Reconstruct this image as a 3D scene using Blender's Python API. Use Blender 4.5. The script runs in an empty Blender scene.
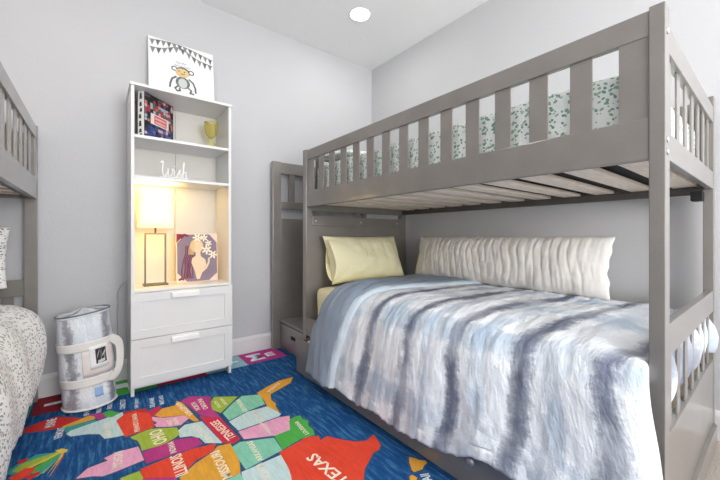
import bpy, bmesh, math, random
from math import sin, cos, pi, radians, exp
from mathutils import Vector, Matrix, noise

random.seed(7)
SC = bpy.context.scene
COL = SC.collection
PILE = 0.005          # rug thickness
BASE = 0.0066         # things stand on the rug pile

# ------------------------------------------------------------------ helpers
def srgb(h):
    h = h.lstrip('#')
    out = []
    for i in (0, 2, 4):
        v = int(h[i:i+2], 16) / 255
        out.append(v / 12.92 if v <= .04045 else ((v + .055) / 1.055) ** 2.4)
    return (*out, 1.0)

def sstep(a, b, x):
    t = min(1, max(0, (x - a) / (b - a)))
    return t * t * (3 - 2 * t)

def lerp(a, b, t):
    return a + (b - a) * t

class NT:
    """tiny node-tree builder"""
    def __init__(s, name):
        s.m = bpy.data.materials.new(name)
        s.m.use_nodes = True
        s.t = s.m.node_tree
        s.b = s.t.nodes['Principled BSDF']
    def n(s, kind, **kw):
        x = s.t.nodes.new(kind)
        for k, v in kw.items():
            if k in x.inputs:
                x.inputs[k].default_value = v
            else:
                setattr(x, k, v)
        return x
    def l(s, a, b):
        s.t.links.new(a, b)
    def math(s, op, a, b=None, c=None):
        x = s.n('ShaderNodeMath', operation=op)
        for i, v in enumerate((a, b, c)):
            if v is None: continue
            if isinstance(v, (int, float)): x.inputs[i].default_value = v
            else: s.l(v, x.inputs[i])
        return x.outputs[0]
    def ramp(s, fac, stops, interp='LINEAR'):
        r = s.n('ShaderNodeValToRGB')
        cr = r.color_ramp
        cr.interpolation = interp
        while len(cr.elements) < len(stops): cr.elements.new(.5)
        for e, (p, c) in zip(cr.elements, stops):
            e.position = p
            e.color = c if len(c) == 4 else (*c, 1)
        s.l(fac, r.inputs[0])
        return r.outputs[0]
    def mix(s, fac, a, b, blend='MIX'):
        x = s.n('ShaderNodeMix', data_type='RGBA', blend_type=blend)
        for i, v in ((0, fac), (6, a), (7, b)):
            if isinstance(v, (int, float, tuple)): x.inputs[i].default_value = v
            else: s.l(v, x.inputs[i])
        return x.outputs[2]
    def noise(s, vec, scale, detail=3, rough=.5, out='Fac'):
        x = s.n('ShaderNodeTexNoise', Scale=scale, Detail=detail, Roughness=rough)
        if vec is not None: s.l(vec, x.inputs['Vector'])
        return x.outputs[out]
    def mapping(s, vec, scale=(1, 1, 1), rot=(0, 0, 0), loc=(0, 0, 0)):
        x = s.n('ShaderNodeMapping')
        x.inputs['Scale'].default_value = scale
        x.inputs['Rotation'].default_value = rot
        x.inputs['Location'].default_value = loc
        s.l(vec, x.inputs['Vector'])
        return x.outputs[0]
    def bump(s, h, strength=.2, dist=.01):
        x = s.n('ShaderNodeBump', Strength=strength, Distance=dist)
        s.l(h, x.inputs['Height'])
        s.l(x.outputs[0], s.b.inputs['Normal'])
    def coord(s, which='Object'):
        return s.n('ShaderNodeTexCoord').outputs[which]

def plain(name, hexc, rough=.5, metal=0, var=.04, scale=12, bump=0, bscale=200, stretch=(1, 1, 1), spec=.5):
    t = NT(name)
    base = srgb(hexc)
    v = t.mapping(t.coord(), stretch)
    f = t.noise(v, scale, 4)
    dark = tuple(max(0, c * (1 - 2 * var)) for c in base[:3]) + (1,)
    lite = tuple(min(1, c * (1 + 2 * var)) for c in base[:3]) + (1,)
    t.l(t.ramp(f, [(.3, dark), (.7, lite)]), t.b.inputs['Base Color'])
    t.b.inputs['Roughness'].default_value = rough
    t.b.inputs['Metallic'].default_value = metal
    t.b.inputs['Specular IOR Level'].default_value = spec
    if bump:
        t.bump(t.noise(v, bscale, 3), bump, .004)
    return t.m

def glow(name, hexc, strength, base='#ffffff'):
    t = NT(name)
    t.b.inputs['Base Color'].default_value = srgb(base)
    t.b.inputs['Emission Color'].default_value = srgb(hexc)
    t.b.inputs['Emission Strength'].default_value = strength
    return t.m

def leafprint(name, ground, leaf, leaf2, scale=26, size=.30, shade=None):
    """little sprigs of leaves on a pale ground"""
    t = NT(name)
    uv = t.coord('Object')
    gcol = srgb(ground)
    col = None
    m = None
    for k, (ang, off) in enumerate(((.6, 0), (-.7, 3.3), (1.9, 7.1))):
        v = t.mapping(t.mapping(uv, (1, 1, 1), (ang, .3 * ang, ang), (off, off, off)), (scale * .75, scale * .45, scale))
        vo = t.n('ShaderNodeTexVoronoi', Randomness=1.0)
        vo.inputs['Scale'].default_value = 1.0
        t.l(v, vo.inputs['Vector'])
        f = t.math('LESS_THAN', vo.outputs['Distance'], size)
        gate = t.n('ShaderNodeSeparateColor'); t.l(vo.outputs['Color'], gate.inputs[0])
        f = t.math('MULTIPLY', f, t.math('LESS_THAN', gate.outputs[0], .8))
        m = f if m is None else t.math('MAXIMUM', m, f)
    tone = t.ramp(t.noise(uv, scale * .8, 1), [(.4, srgb(leaf)), (.6, srgb(leaf2))])
    t.l(t.mix(m, gcol, tone), t.b.inputs['Base Color'])
    t.b.inputs['Roughness'].default_value = .9
    t.bump(t.noise(uv, 14, 4), .35, .02)
    return t.m

def tiedye(name, u0, period, skew=0.0, white='#eef2f7', dark='#62697f', mid='#aabed2', rough=.85, coat=0):
    """white cloth with soft slate-blue bands at regular distances"""
    t = NT(name)
    uv = t.coord('UV')
    sep = t.n('ShaderNodeSeparateXYZ'); t.l(uv, sep.inputs[0])
    u, v = sep.outputs[0], sep.outputs[1]
    n1 = t.noise(uv, 3.2, 2)
    n2 = t.noise(t.mapping(uv, (22, 34, 1)), 1.0, 6, .75)
    n3 = t.noise(t.mapping(uv, (130, 14, 1)), 1.0, 4, .7)
    du = t.math('MULTIPLY_ADD', n1, .09, -.045)
    du2 = t.math('MULTIPLY_ADD', t.math('ADD', n2, t.math('MULTIPLY', n3, .35)), .075, -.051)
    uu = t.math('ADD', t.math('ADD', t.math('SUBTRACT', u, t.math('MULTIPLY_ADD', v, skew, -1.55 * skew)), du), du2)
    ph = t.math('MULTIPLY_ADD', uu, 2 * pi / period, -2 * pi * u0 / period)
    band = t.math('MULTIPLY_ADD', t.math('COSINE', ph), .5, .5)
    ph2 = t.math('ADD', ph, 2.7)
    band2 = t.math('MULTIPLY_ADD', t.math('COSINE', ph2), .5, .5)
    patch = t.noise(t.mapping(uv, (5, 4, 1), loc=(3, 1, 0)), 1.0, 3)
    p1 = t.ramp(patch, [(.30, (.45, .45, .45)), (.55, (1, 1, 1))])
    p2 = t.ramp(t.noise(t.mapping(uv, (4, 5, 1), loc=(9, 5, 0)), 1.0, 3), [(.38, (.1, .1, .1)), (.62, (1, 1, 1))])
    f1 = t.math('MULTIPLY', t.ramp(band, [(.74, (0, 0, 0)), (.83, (.36, .36, .36)), (.92, (.72, .72, .72)), (1, (.95, .95, .95))]), p1)
    f2 = t.math('MULTIPLY', t.ramp(band2, [(.80, (0, 0, 0)), (.86, (.45, .45, .45)), (1, (.7, .7, .7))]), p2)
    vv = t.math('ADD', v, t.math('MULTIPLY_ADD', n2, .1, -.05))
    vb = t.math('MULTIPLY_ADD', t.math('COSINE', t.math('MULTIPLY', vv, 2 * pi / .37)), .5, .5)
    f3 = t.math('MULTIPLY', t.ramp(vb, [(.72, (0, 0, 0)), (.85, (.6, .6, .6)), (1, (.75, .75, .75))]), p2)
    c = t.mix(f3, srgb(white), srgb(mid))
    c = t.mix(f2, c, srgb(mid))
    c = t.mix(f1, c, srgb(dark))
    c = t.mix(t.ramp(n3, [(.26, (.08, .08, .08)), (.38, (0, 0, 0))]), c, srgb(mid))
    t.l(c, t.b.inputs['Base Color'])
    t.b.inputs['Roughness'].default_value = rough
    t.b.inputs['Coat Weight'].default_value = coat
    t.b.inputs['Coat Roughness'].default_value = .15
    hgt = t.math('ADD', t.noise(t.mapping(uv, (75, 26, 1)), 1.0, 4, .65), t.math('MULTIPLY', t.noise(t.mapping(uv, (26, 14, 1)), 1.0, 4, .6), 1.3))
    t.bump(hgt, .5, .012)
    return t.m

# ------------------------------------------------------------------ objects
def props(o, label=None, cat=None, group=None, kind=None):
    if label: o['label'] = label
    if cat: o['category'] = cat
    if group: o['group'] = group
    if kind: o['kind'] = kind
    return o

def thing(name, loc, label, cat, group=None):
    o = bpy.data.objects.new(name, None)
    o.empty_display_size = .05
    COL.objects.link(o)
    o.location = loc
    return props(o, label, cat, group)

def origin(o):
    v = Vector((0, 0, 0))
    while o is not None:
        v += o.location
        o = o.parent
    return v

class MB:
    def __init__(s):
        s.b = bmesh.new()
        s.uv = None
    def box(s, x0, x1, y0, y1, z0, z1, bev=.003, M=None):
        vs = [s.b.verts.new((x, y, z)) for x in (x0, x1) for y in (y0, y1) for z in (z0, z1)]
        fs = [s.b.faces.new([vs[i] for i in q]) for q in
              ((0, 1, 3, 2), (4, 6, 7, 5), (0, 4, 5, 1), (2, 3, 7, 6), (0, 2, 6, 4), (1, 5, 7, 3))]
        if bev:
            es = list({e for f in fs for e in f.edges})
            r = bmesh.ops.bevel(s.b, geom=es, offset=bev, segments=2, affect='EDGES', profile=.6)
            vs = list({v for f in r['faces'] for v in f.verts} | {v for v in vs if v.is_valid})
        if M is not None:
            bmesh.ops.transform(s.b, matrix=M, verts=[v for v in vs if v.is_valid])
        return s
    def lathe(s, prof, c=(0, 0, 0), seg=40, sx=1, sy=1, axis='Z'):
        rings = []
        for r, z in prof:
            ring = []
            for i in range(seg):
                a = 2 * pi * i / seg
                p = (r * cos(a) * sx, r * sin(a) * sy, z)
                if axis == 'Y': p = (p[0], p[2], p[1])
                if axis == 'X': p = (p[2], p[0], p[1])
                ring.append(s.b.verts.new((p[0] + c[0], p[1] + c[1], p[2] + c[2])))
            rings.append(ring)
        for A, B in zip(rings, rings[1:]):
            for i in range(seg):
                s.b.faces.new((A[i], A[(i + 1) % seg], B[(i + 1) % seg], B[i])).smooth = True
        for ring in (rings[0], rings[-1]):
            try: s.b.faces.new(ring)
            except ValueError: pass
        return s
    def tube(s, pts, r=.004, seg=10, flat=None, closed=False):
        """round tube (or a strap when flat=(width, thickness)) along points"""
        pts = [Vector(p) for p in pts]
        n = len(pts)
        rings = []
        for i, p in enumerate(pts):
            if closed: d = pts[(i + 1) % n] - pts[i - 1]
            else: d = pts[min(i + 1, n - 1)] - pts[max(i - 1, 0)]
            d.normalize()
            up = Vector((0, 0, 1)) if abs(d.z) < .95 else Vector((0, 1, 0))
            if flat: up = Vector(flat[2])
            a = d.cross(up).normalized()
            c = a.cross(d).normalized()
            ring = []
            for k in range(seg):
                t = 2 * pi * k / seg
                if flat: q = p + a * (cos(t) * flat[0] / 2) + c * (sin(t) * flat[1] / 2)
                else: q = p + a * (cos(t) * r) + c * (sin(t) * r)
                ring.append(s.b.verts.new(q))
            rings.append(ring)
        pairs = list(zip(rings, rings[1:])) + ([(rings[-1], rings[0])] if closed else [])
        for A, B in pairs:
            for k in range(seg):
                s.b.faces.new((A[k], A[(k + 1) % seg], B[(k + 1) % seg], B[k])).smooth = True
        if not closed:
            s.b.faces.new(rings[0]); s.b.faces.new(rings[-1])
        return s
    def grid(s, nu, nv, fn, uvfn=None, smooth=True, loop_u=False):
        vs = [[s.b.verts.new(fn(i / nu, j / nv)) for j in range(nv + 1)] for i in range(nu + (0 if loop_u else 1))]
        lay = s.b.loops.layers.uv.verify() if uvfn else None
        for i in range(nu):
            i2 = (i + 1) % len(vs)
            for j in range(nv):
                f = s.b.faces.new((vs[i][j], vs[i2][j], vs[i2][j + 1], vs[i][j + 1]))
                f.smooth = smooth
                if lay:
                    for lp, (a, b) in zip(f.loops, ((i, j), (i + 1, j), (i + 1, j + 1), (i, j + 1))):
                        lp[lay].uv = uvfn(a / nu, b / nv)
        return s
    def prism(s, pts, thick, M=None):
        """pts in local XY extruded along local Z by thick, placed by M"""
        lo = [s.b.verts.new((x, y, 0)) for x, y in pts]
        hi = [s.b.verts.new((x, y, thick)) for x, y in pts]
        n = len(pts)
        s.b.faces.new(lo[::-1]); s.b.faces.new(hi)
        for i in range(n):
            s.b.faces.new((lo[i], lo[(i + 1) % n], hi[(i + 1) % n], hi[i]))
        if M is not None:
            bmesh.ops.transform(s.b, matrix=M, verts=lo + hi)
        return s
    def build(s, name, mats, parent=None, solid=0, sub=0, M=None, flat_norm=True):
        if M is not None:
            bmesh.ops.transform(s.b, matrix=M, verts=s.b.verts)
        if flat_norm:
            bmesh.ops.recalc_face_normals(s.b, faces=s.b.faces)
        if parent is not None:
            bmesh.ops.translate(s.b, vec=-origin(parent), verts=s.b.verts)
        me = bpy.data.meshes.new(name)
        s.b.to_mesh(me); s.b.free()
        for m in (mats if isinstance(mats, (list, tuple)) else [mats]): me.materials.append(m)
        o = bpy.data.objects.new(name, me)
        COL.objects.link(o)
        o.parent = parent
        if solid:
            md = o.modifiers.new('solid', 'SOLIDIFY'); md.thickness = solid; md.offset = 0
        if sub:
            md = o.modifiers.new('sub', 'SUBSURF'); md.levels = md.render_levels = sub
        return o

def bx(name, mat, parent, *d, bev=.003, M=None):
    return MB().box(*d, bev=bev).build(name, mat, parent, M=M)

def recentre(o):
    """put a one-mesh thing's origin at its base centre"""
    me = o.data
    xs = [v.co for v in me.vertices]
    c = Vector(((min(v.x for v in xs) + max(v.x for v in xs)) / 2, (min(v.y for v in xs) + max(v.y for v in xs)) / 2, min(v.z for v in xs)))
    for v in me.vertices: v.co -= c
    o.location = o.location + c
    return o

def dup(root, loc, rz):
    r = root.copy(); COL.objects.link(r)
    r.location = loc; r.rotation_euler = (0, 0, rz)
    for ch in list(root.children):
        c = ch.copy(); COL.objects.link(c); c.parent = r
        for g in list(ch.children):
            d = g.copy(); COL.objects.link(d); d.parent = c
    return r

def text_into(b, txt, M, mat_index, bold=.02, size=1.0, fit=None, height=None, align='CENTER'):
    """append lettering to bmesh b; baseline along local +X, up local +Y; fit = total width"""
    cu = bpy.data.curves.new('lettering', 'FONT')
    cu.body = txt; cu.size = 1; cu.offset = bold; cu.resolution_u = 2
    tmp = bpy.data.objects.new('lettering', cu)
    COL.objects.link(tmp)
    dg = bpy.context.evaluated_depsgraph_get()
    me = bpy.data.meshes.new_from_object(tmp.evaluated_get(dg))
    xs = [v.co.x for v in me.vertices]; ys = [v.co.y for v in me.vertices]
    x0, x1, y0, y1 = min(xs), max(xs), min(ys), max(ys)
    sx = fit / (x1 - x0); sy = height / (y1 - y0)
    n0 = len(b.faces)
    before = set(b.verts)
    b.from_mesh(me)
    b.faces.ensure_lookup_table()
    new = [v for v in b.verts if v not in before]
    for v in new:
        v.co = M @ Vector(((v.co.x - x0) * sx, (v.co.y - (y0 + y1) / 2) * sy, 0))
    for f in b.faces[n0:]:
        f.material_index = mat_index
    bpy.data.objects.remove(tmp); bpy.data.curves.remove(cu); bpy.data.meshes.remove(me)

LAND = [
   ('red', [(-.29, 2.375),(-.29, 2.432),(-.213, 2.467),(-.176, 2.474),(-.127, 2.43),(-.062, 2.365),(-.143, 2.323),(-.202, 2.337)]),
   ('orange', [(-.14, 2.331),(-.034, 2.379),(-.011, 2.349),(-.011, 2.32),(-.132, 2.314)]),
   ('teal', [(-.137, 2.311),(-.014, 2.306),(-.002, 2.285),(-.103, 2.242),(-.118, 2.24)]),
   ('pale', [(-.12, 2.232),(-.104, 2.255),(-.014, 2.276),(.076, 2.3),(.11, 2.31),(.113, 2.271),(.082, 2.235),(.109, 2.041),(.075, 2.048),(.031, 2.064),(.013, 2.127),(-.035, 2.165),(-.101, 2.192)]),
   ('magenta', [(-.027, 2.393),(.027, 2.363),(.035, 2.308),(.006, 2.3),(-.006, 2.34)]),
   ('green', [(.029, 2.367),(.054, 2.38),(.1, 2.311),(.063, 2.286),(.039, 2.31)]),
   ('orangered', [(.084, 2.222),(.121, 2.276),(.169, 2.277),(.23, 2.209),(.235, 2.058),(.228, 2.031),(.112, 2.02),(.109, 2.041)]),
   ('red', [(.117, 2.305),(.219, 2.277),(.225, 2.246),(.202, 2.238),(.17, 2.281),(.122, 2.284)]),
   ('crimson', [(.216, 2.222),(.286, 2.258),(.285, 2.217),(.249, 2.176),(.235, 2.127),(.234, 2.201)]),
   ('pink', [(.239, 2.147),(.281, 2.102),(.379, 2.057),(.391, 2.009),(.345, 1.967),(.303, 1.982),(.245, 2.024),(.24, 2.054),(.254, 2.065),(.238, 2.112)]),
   ('orange', [(.253, 2.161),(.296, 2.216),(.367, 2.209),(.376, 2.263),(.399, 2.22),(.429, 1.951),(.411, 1.96),(.396, 2.012),(.385, 2.062),(.275, 2.119)]),
   ('magenta', [(.403, 2.251),(.451, 2.279),(.55, 2.195),(.527, 2.116),(.519, 2.028),(.53, 1.904),(.454, 2.007),(.411, 2.216)]),
   ('lime', [(.536, 2.124),(.57, 2.179),(.682, 2.097),(.547, 1.964),(.521, 2.026)]),
   ('mint', [(.557, 1.949),(.638, 2.031),(.708, 2.084),(.799, 2.036),(.779, 1.903),(.675, 1.89),(.562, 1.856)]),
   ('orange', [(.797, 2.065),(.891, 2.112),(.979, 2.145),(1.082, 2.144),(1.028, 2.071),(.854, 2.0),(.828, 1.928),(.832, 1.872),(.816, 1.834),(.807, 1.768),(.779, 1.783),(.784, 1.876),(.795, 1.936),(.801, 2.042)]),
   ('pale', [(.558, 1.84),(.67, 1.878),(.778, 1.867),(.807, 1.745),(.788, 1.727),(.57, 1.729)]),
   ('pink', [(.567, 1.715),(.782, 1.714),(.834, 1.694),(.808, 1.629),(.789, 1.569),(.704, 1.569),(.567, 1.638)]),
   ('green', [(.695, 1.567),(.781, 1.569),(.815, 1.65),(.85, 1.666),(.882, 1.659),(.876, 1.626),(.891, 1.586),(.869, 1.549),(.871, 1.503),(.854, 1.457),(.786, 1.469),(.681, 1.448)]),
   ('orangered', [(.661, 1.434),(.743, 1.447),(.813, 1.46),(.864, 1.434),(.851, 1.394),(.897, 1.404),(.937, 1.336),(.98, 1.283),(1.029, 1.254),(1.086, 1.27),(1.06, 1.192),(1.03, 1.17),(.995, 1.17),(.896, 1.111),(.857, 1.069),(.782, 1.011),(.677, 1.014),(.603, 1.19),(.628, 1.249),(.65, 1.319),(.646, 1.383)]),
   ('mint', [(.495, 1.607),(.543, 1.624),(.683, 1.556),(.674, 1.445),(.5, 1.422)]),
   ('pale', [(.48, 1.413),(.654, 1.414),(.641, 1.307),(.625, 1.252),(.589, 1.187),(.496, 1.231),(.457, 1.32)]),
   ('orange', [(.269, 1.538),(.341, 1.592),(.42, 1.626),(.449, 1.657),(.5, 1.642),(.491, 1.486),(.471, 1.413),(.386, 1.413),(.306, 1.426),(.275, 1.475)]),
   ('crimson', [(.448, 1.99),(.529, 1.9),(.548, 1.651),(.517, 1.638),(.478, 1.669),(.456, 1.891)]),
   ('pale', [(.324, 1.913),(.364, 1.952),(.44, 1.933),(.471, 1.674),(.41, 1.722),(.4, 1.779),(.37, 1.826),(.324, 1.847)]),
   ('lime', [(.165, 1.841),(.164, 1.894),(.157, 1.945),(.137, 1.98),(.132, 1.998),(.178, 2.013),(.22, 2.018),(.324, 1.951),(.324, 1.882),(.305, 1.861),(.245, 1.833),(.171, 1.843)]),
   ('magenta', [(.167, 1.827),(.301, 1.837),(.383, 1.796),(.395, 1.725),(.352, 1.719),(.172, 1.728)]),
   ('orangered', [(.148, 1.696),(.236, 1.707),(.35, 1.708),(.445, 1.684),(.421, 1.639),(.388, 1.626),(.347, 1.618),(.293, 1.571),(.255, 1.556),(.175, 1.612),(.148, 1.629)]),
   ('pink', [(-.065, 1.797),(-.03, 1.843),(.041, 1.851),(.028, 1.882),(.07, 1.898),(.151, 1.886),(.162, 1.76),(.064, 1.748),(.02, 1.747),(-.011, 1.772)]),
   ('lime', [(.078, 1.684),(.139, 1.686),(.146, 1.631),(.147, 1.563),(.104, 1.56),(.077, 1.606)]),
   ('magenta', [(.147, 1.622),(.251, 1.553),(.254, 1.491),(.165, 1.512),(.144, 1.553)]),
   ('mint', [(.391, 1.403),(.469, 1.407),(.468, 1.322),(.398, 1.305)]),
   ('orange', [(1.103, 1.042),(1.116, 1.021),(1.121, 1.003),(1.14, .984),(1.135, .971),(1.112, .969),(1.09, .957),(1.051, .967),(1.055, .982),(1.08, 1.018)]),
   ('orange', [(1.017, .958),(1.03, .957),(1.033, .936),(1.02, .929),(1.004, .942)]),
]
FAN = [
   ('teal', [(-.3, 2.013),(-.281, 1.989),(-.126, 2.035),(-.133, 2.066),(-.213, 2.104),(-.279, 2.062)]),
   ('lime', [(-.282, 2.02),(-.258, 1.987),(-.129, 2.041),(-.137, 2.07),(-.209, 2.069),(-.261, 2.055)]),
   ('red', [(-.275, 2.097),(-.242, 2.094),(-.245, 2.065),(-.271, 2.062)]),
   ('yellow', [(-.254, 1.998),(-.231, 1.994),(-.128, 2.045),(-.134, 2.067)]),
   ('green', [(-.229, 1.978),(-.201, 1.928),(-.123, 2.041),(-.128, 2.057)]),
   ('orangered', [(-.286, 1.97),(-.244, 2.012),(-.208, 1.993),(-.21, 1.963),(-.254, 1.916)]),
   ('lime', [(-.206, 1.925),(-.175, 1.921),(-.121, 2.04),(-.127, 2.053)]),
   ('teal', [(-.222, 1.917),(-.193, 1.908),(-.12, 2.034),(-.128, 2.047)]),
   ('yellow', [(-.17, 1.877),(-.162, 1.904),(-.119, 2.033),(-.124, 2.047)]),
   ('orange', [(-.158, 1.867),(-.149, 1.894),(-.118, 2.032),(-.121, 2.045)]),
   ('magenta', [(-.146, 1.858),(-.14, 1.895),(-.116, 2.028),(-.119, 2.039)]),
   ('red', [(-.236, 1.942),(-.191, 1.949),(-.186, 1.923),(-.22, 1.903)]),
   ('yellow', [(-.152, 2.089),(-.129, 2.092),(-.106, 2.062),(-.11, 2.043),(-.133, 2.049)]),
]
WORDS = [
    ('TEXAS', (0.785, 1.092), (0.759, 1.33), 0.07),
    ('TENNESSEE', (0.521, 1.673), (0.492, 1.897), 0.055),
    ('MISSOURI', (0.422, 1.414), (0.426, 1.626), 0.05),
    ('ILLINOIS', (0.278, 1.548), (0.279, 1.713), 0.06),
    ('INDIANA', (0.276, 1.732), (0.278, 1.835), 0.032),
    ('OHIO', (0.241, 1.848), (0.233, 1.991), 0.075),
    ('KENTUCKY', (0.433, 1.715), (0.404, 1.92), 0.035),
    ('ARKANSAS', (0.57, 1.433), (0.579, 1.601), 0.035),
    ('LOUISIANA', (0.827, 1.48), (0.838, 1.62), 0.03),
    ('OKLAHOMA', (0.547, 1.305), (0.554, 1.421), 0.04),
    ('GEORGIA', (0.66, 1.886), (0.671, 2.058), 0.03),
    ('FLORIDA', (0.964, 2.112), (0.855, 2.038), 0.03),
    ('ALABAMA', (0.697, 1.738), (0.697, 1.869), 0.025),
    ('MISSISSIPPI', (0.689, 1.595), (0.688, 1.731), 0.025),
    ('NORTH', (0.454, 2.073), (0.451, 2.185), 0.035),
    ('CAROLINA', (0.492, 2.056), (0.49, 2.212), 0.035),
    ('SOUTH', (0.56, 2.027), (0.558, 2.12), 0.022),
    ('CAROLINA', (0.598, 2.033), (0.595, 2.136), 0.022),
    ('VIRGINIA', (0.412, 2.035), (0.372, 2.238), 0.035),
    ('WEST', (0.305, 1.992), (0.304, 2.061), 0.028),
    ('VIRGINIA', (0.334, 1.98), (0.331, 2.063), 0.028),
    ('PENNSYLVANIA', (0.161, 2.035), (0.163, 2.251), 0.03),
    ('NEW YORK', (0.045, 2.082), (0.04, 2.238), 0.03),
    ('MICHIGAN', (0.068, 1.773), (0.078, 1.9), 0.045),
    ('MAINE', (-0.195, 2.364), (-0.192, 2.462), 0.05),
    ('VERMONT', (-0.153, 2.203), (-0.145, 2.324), 0.04),
    ('NEW HAMPSHIRE', (-0.047, 2.392), (-0.044, 2.491), 0.03),
    ('MASSACHUSETTS', (0.006, 2.388), (0.013, 2.501), 0.03),
    ('RHODE ISLAND', (0.055, 2.4), (0.065, 2.529), 0.03),
    ('CONNECTICUT', (0.115, 2.353), (0.124, 2.491), 0.035),
    ('NEW JERSEY', (0.181, 2.314), (0.194, 2.451), 0.03),
    ('DELAWARE', (0.253, 2.271), (0.263, 2.402), 0.03),
    ('MARYLAND', (0.302, 2.274), (0.311, 2.404), 0.03),
    ('HAWAII', (1.018, 0.821), (1.074, 0.932), 0.05),
]

# ------------------------------------------------------------------ materials
WALL = plain('painted_wall', '#c9c9cb', .92, var=.008, scale=2, bump=.25, bscale=90, spec=.2)
CEIL = plain('painted_ceiling', '#f2f2f2', .95, var=.006, scale=2, bump=.2, bscale=80, spec=.1)
TRIM = plain('white_trim', '#dedddd', .55, var=.005)
CARPET = plain('beige_carpet', '#b9b0a6', .98, var=.12, scale=160, bump=.8, bscale=260, spec=.1)
WOOD = plain('taupe_painted_wood', '#827d78', .28, var=.035, scale=9, stretch=(1, 1, 1), bump=.05, bscale=60)
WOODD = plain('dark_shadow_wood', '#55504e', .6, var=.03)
PINE = plain('bare_pine', '#f2e6d8', .7, var=.05, scale=10, stretch=(1, 9, 9))
BLACK = plain('black_fabric', '#1b1a1b', .9)
STEEL = plain('bolt_metal', '#c9c8c6', .35, metal=.7)
WHITE = plain('white_laminate', '#e2e2e1', .38, var=.004)
BACKP = plain('pale_back_panel', '#d8d5cf', .6, var=.006)
YELLOW = plain('pale_yellow_cotton', '#f3ecc6', .9, var=.012, scale=4, bump=.25, bscale=14, spec=.15)
BRONZE = plain('brushed_bronze', '#6b5d52', .4, metal=.3)
SHADE = glow('lit_lamp_shade', '#ffd98a', 1.0, '#fff2d4')
LIGHTLENS = glow('lit_lens', '#ffffff', 12)
CREAM = plain('cream_webbing', '#e9e6e0', .8, var=.01)
GLASSY = NT('amber_glass')
GLASSY.b.inputs['Base Color'].default_value = srgb('#fcf5b8')
GLASSY.b.inputs['Transmission Weight'].default_value = .9
GLASSY.b.inputs['Roughness'].default_value = .12
GLASSY.b.inputs['IOR'].default_value = 1.12
GLASSY = GLASSY.m
LEAF = leafprint('leaf_print_cotton', '#eef2ee', '#729c83', '#97b8a3', 66, .29)
LEAFS = leafprint('small_sprig_cotton', '#f0edea', '#8a9694', '#a3a6a3', 78, .27)
TAN = plain('tan_cotton', '#d9c2a6', .9, var=.04, scale=6, bump=.3, bscale=20)
DYE = tiedye('tie_dye_gauze', .615, .265, .13)
BAGDYE = tiedye('rolled_tie_dye_under_vinyl', .10, .165, white='#eceff2', dark='#85838c', mid='#d0d9e2', rough=.4, coat=.6)
LINING = plain('blue_grey_lining', '#8f9cad', .9, var=.03, scale=5, bump=.25, bscale=26, spec=.15)
RUCHE = plain('ruched_ivory_gauze', '#e3dfda', .92, var=.02, scale=5, stretch=(1, 6, 1), bump=.4, bscale=40, spec=.15)
INK = plain('grey_ink', '#8b8c8c', .8)
INKD = plain('dark_ink', '#6d7073', .8)
CANVASW = plain('white_canvas', '#f1f1ef', .85, var=.004, bump=.1, bscale=300)
FACE = plain('sand_paint', '#dcc08c', .85)
BELLY = plain('pale_grey_paint', '#c9cbc8', .85)
def flatm(n, h, r=.75): return plain(n, h, r, var=.02, scale=20)

_w = WOOD.node_tree.nodes['Principled BSDF']
_w.inputs['Coat Weight'].default_value = .6
_w.inputs['Coat Roughness'].default_value = .14
# ------------------------------------------------------------------ room
CEILZ, WA, WR, WL, NEAR = 2.84, 2.84, 2.40, -1.52, -2.6
def struct(o):
    o['kind'] = 'structure'; return o
struct(bx('floor', CARPET, None, WL - .1, WR + .1, NEAR, WA + .1, -.1, 0, bev=0))
struct(bx('ceiling', CEIL, None, WL - .1, WR + .1, NEAR, WA + .1, CEILZ, CEILZ + .1, bev=0))
struct(bx('wall_back', WALL, None, WL - .1, WR + .1, WA, WA + .1, 0, CEILZ, bev=0))
struct(bx('wall_right', WALL, None, WR, WR + .1, NEAR, WA, 0, CEILZ, bev=0))
struct(bx('wall_left', WALL, None, WL - .1, WL, NEAR, WA, 0, CEILZ, bev=0))
def skirting(name, a, b, nrm):
    """profiled skirting board between floor points a and b, nrm into the room"""
    a, b, n = Vector((*a, 0)), Vector((*b, 0)), Vector((*nrm, 0))
    prof = [(0, 0), (.014, 0), (.014, .118), (.010, .130), (.004, .140), (0, .142)]
    m = MB()
    A = [m.b.verts.new(a + n * d + Vector((0, 0, z))) for d, z in prof]
    B = [m.b.verts.new(b + n * d + Vector((0, 0, z))) for d, z in prof]
    k = len(prof)
    for i in range(k): m.b.faces.new((A[i], A[(i + 1) % k], B[(i + 1) % k], B[i]))
    m.b.faces.new(A); m.b.faces.new(B)
    return struct(m.build(name, TRIM))
skirting('baseboard_back', (WL, WA), (WR, WA), (0, -1))
skirting('baseboard_right', (WR, NEAR), (WR, WA), (-1, 0))
skirting('baseboard_left', (WL, NEAR), (WL, WA), (1, 0))

# recessed ceiling light
rl = thing('recessed_ceiling_light', (1.715, 2.18, CEILZ), 'round white recessed downlight glowing in the ceiling near the corner', 'ceiling light')
MB().lathe([(.081, -.003), (.084, -.007), (.090, -.005), (.092, 0), (.081, 0), (.081, -.003)], (1.715, 2.18, CEILZ)).build('trim_ring', TRIM, rl)
MB().lathe([(.0005, -.005), (.066, -.006), (.080, -.004), (.080, 0), (.0005, 0)], (1.715, 2.18, CEILZ)).build('lens', LIGHTLENS, rl)

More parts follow.
